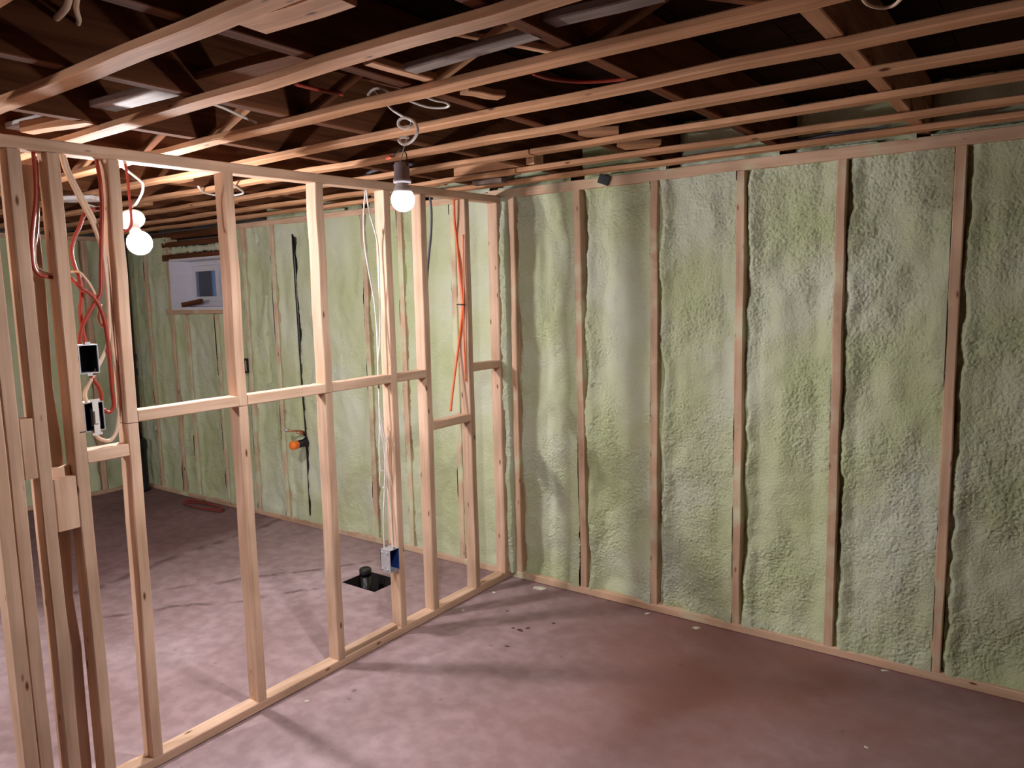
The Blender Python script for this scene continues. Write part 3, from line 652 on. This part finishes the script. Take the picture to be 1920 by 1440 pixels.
# ------------------------------------------------------------------ plumbing
vp = tube('vent_pipe', [(-4.183, D+0.026, 0.06), (-4.176, D+0.024, 0.6), (-4.19, D+0.024, 1.1), (-4.207, D+0.030, 2.02)], 0.0125, 'abs', sides=12); tag(vp, 'thin black vent pipe half buried in the far foam', 'pipe')
ds = thing('drain_stub', (-4.175, D+0.02, 0.61), 'black drain stub with orange end cap sticking out of the far foam', 'pipe')
d0 = Vector((-4.165, D+0.035, 0.602)); dd = (at(547, 836, 'y', D-0.15)-d0).normalized(); dl = (at(547, 836, 'y', D-0.15)-d0).length
lathe('pipe', [(0.029, 0), (0.029, 0.05), (0.026, 0.052), (0.026, dl-0.05)], d0, dd, 'abs', ds, sides=16)
lathe('collar', [(0.030, -0.01), (0.036, 0.0), (0.036, 0.035), (0.030, 0.037)], d0, dd, 'abs', ds, sides=16)
lathe('end_cap', [(0.027, dl-0.05), (0.0295, dl-0.048), (0.0295, dl-0.006), (0.024, dl), (0.004, dl+0.002)], d0, dd, 'orangecap', ds, sides=16)
vv = thing('water_stub', (-4.25, D, 0.70), 'copper water stubs with a fitting above the black drain stub', 'pipe')
tube('pipe', [at(575, 812, 'y', D+0.03), at(562, 808, 'y', D-0.04), at(545, 808, 'y', D-0.10), at(536, 806, 'y', D-0.115)], 0.007, 'copper', vv)
tube('pipe', [at(572, 818, 'y', D+0.03), at(566, 812, 'y', D-0.03), at(556, 811, 'y', D-0.06)], 0.007, 'copper', vv)
a0 = at(541, 807, 'y', D-0.105); a1 = at(532, 805, 'y', D-0.125)
lathe('fitting', [(0.007, 0), (0.013, 0.002), (0.013, 0.02), (0.009, 0.023), (0.009, 0.03)], a0, a1-a0, 'steel', vv, sides=12)
st = thing('drain_stack', (-6.22, D-0.10, 0), 'dark drain stack with cleanout in the far left corner', 'pipe')
lathe('pipe', [(0.055, 0.45), (0.055, 2.12)], (-6.26, D-0.10, 0), (0, 0, 1), 'abs', st, sides=18)
for h in (0.98, 1.10): lathe('coupling', [(0.055, h), (0.062, h+0.002), (0.062, h+0.06), (0.055, h+0.062)], (-6.26, D-0.10, 0), (0, 0, 1), 'abs', st, sides=18)
lathe('cleanout', [(0.075, 0.002), (0.075, 0.03), (0.066, 0.034), (0.066, 0.36), (0.075, 0.362), (0.075, 0.43), (0.056, 0.45)], (-6.24, D-0.10, 0), (0, 0, 1), 'abs', st, sides=18)
lathe('branch', [(0.05, 0), (0.05, 0.16), (0.06, 0.162), (0.06, 0.2), (0.01, 0.202)], (-6.24, D-0.11, 0.30), (0.35, -0.6, 0.75), 'abs', st, sides=16)

fp = thing('floor_drain_pipe', (-3.085, 2.80, zb), 'capped black pipe standing in the square floor pit', 'pipe')
lathe('pipe', [(0.028, 0.0), (0.028, 0.28-zb-0.28+0.04)], (-3.085, 2.80, zb), (0, 0, 1), 'abs', fp, sides=18)
lathe('cap', [(0.029, 0.0), (0.034, 0.001), (0.034, 0.036), (0.029, 0.04), (0.026, 0.036), (0.003, 0.036)], (-3.085, 2.80, 0.035), (0, 0, 1), 'abs', fp, sides=18)
lathe('branch', [(0.055, 0), (0.055, 0.07), (0.05, 0.072), (0.05, 0.01)], (-2.932, 2.83, -0.10), (-1, -0.15, 0), 'abs', fp, sides=18)

# ------------------------------------------------------------------ small things
sg = board('wood_scrap', (WX0+0.05, D+0.055, WZ0+0.030), (WX0+0.30, D+0.06, WZ0+0.056), 0.035, 0.03, (0, 0, 1), 'old'); tag(sg, 'dark scrap of wood lying on the window sill', 'wood scrap')
bt = at(1133, 337, 'y', D-0.012)
br = board('tape_flap', bt+Vector((-.03, 0, 0.012)), bt+Vector((.03, -.006, -.012)), 0.045, 0.004, (0.3, 0, 1), 'black', seg=2, cham=0.001); tag(br, 'small black flap hanging from the ceiling edge', 'tape')
coil = []
for i in range(40):
    a = i/40*2*math.pi*2.6; coil.append((-5.28+0.24*math.cos(a)+0.01*math.sin(3*a), 3.16+0.055*math.sin(a)+0.004*i/4*0.5, 0.009+0.006*math.sin(a*1.7)+0.0004*i))
co = tube('extension_cord', coil, 0.006, 'maroon', n=3); tag(co, 'coiled reddish cord on the floor below the window', 'cord')
def chip(px, label, s=0.02, mat='chip'):
    x, y, _ = at(px[0], px[1], 'z', 0.0); r = random.Random(int(px[0]*7+px[1])); V = []; F = []; K = 7
    for ring, (q, h) in enumerate(((1.0, 0.001), (0.85, 0.35), (0.35, 0.55))):
        for k in range(K):
            a = 2*math.pi*k/K; rr = s*q*(0.6+0.7*r.random()); V.append((rr*1.5*math.cos(a), rr*0.8*math.sin(a), h*s*0.7))
    for ring in range(2):
        for k in range(K):
            a = ring*K+k; b = ring*K+(k+1) % K; F.append((a, b, b+K, a+K))
    F.append(tuple(2*K+k for k in range(K))); F.append(tuple(reversed(range(K))))
    o = link('foam_scrap' if mat == 'chip' else 'dirt_lump', pydata('scrap', V, F), mat, mw=Matrix.Translation((x, y, 0.0005)) @ Matrix.Rotation(r.random()*3, 4, 'Z'))
    return tag(o, label, 'scrap', 'scraps on the concrete floor')
chip((1012, 1105), 'largest pale foam scrap on the floor near the wall corner', 0.030)
chip((926, 1111), 'small pale scrap beside the partition bottom plate', 0.010)
chip((868, 1145), 'tiny pale scrap on the floor between two stud shadows', 0.010)
chip((1306, 1178), 'pale foam crumbs against the foam wall bottom plate', 0.014)
chip((1214, 1151), 'pale crumb at the foot of the second clear stud', 0.010)
chip((1625, 1402), 'tiny pale chip on the dark floor at the lower right', 0.007)
chip((575, 1315), 'pale crumb on the lit floor in front of the partition', 0.008)
chip((975, 1182), 'dark crumbly dirt in the stud shadow on the floor', 0.014, 'dirt')
chip((952, 1146), 'dark bit by a hole in the floor near the corner', 0.007, 'dirt')
chip((1038, 1169), 'dark lump on the floor right of the crumbly dirt', 0.008, 'dirt')
chip((951, 1212), 'dark speck on the open floor below the crumbly dirt', 0.008, 'dirt')
chip((962, 1178), 'small brown dirt crumb left of the crumbly dirt', 0.008, 'dirt')
chip((990, 1178), 'small brown dirt crumb right beside the crumbly dirt', 0.009, 'dirt')
chip((1660, 1258), 'cluster crumb at the bottom plate of the right foam wall', 0.010)
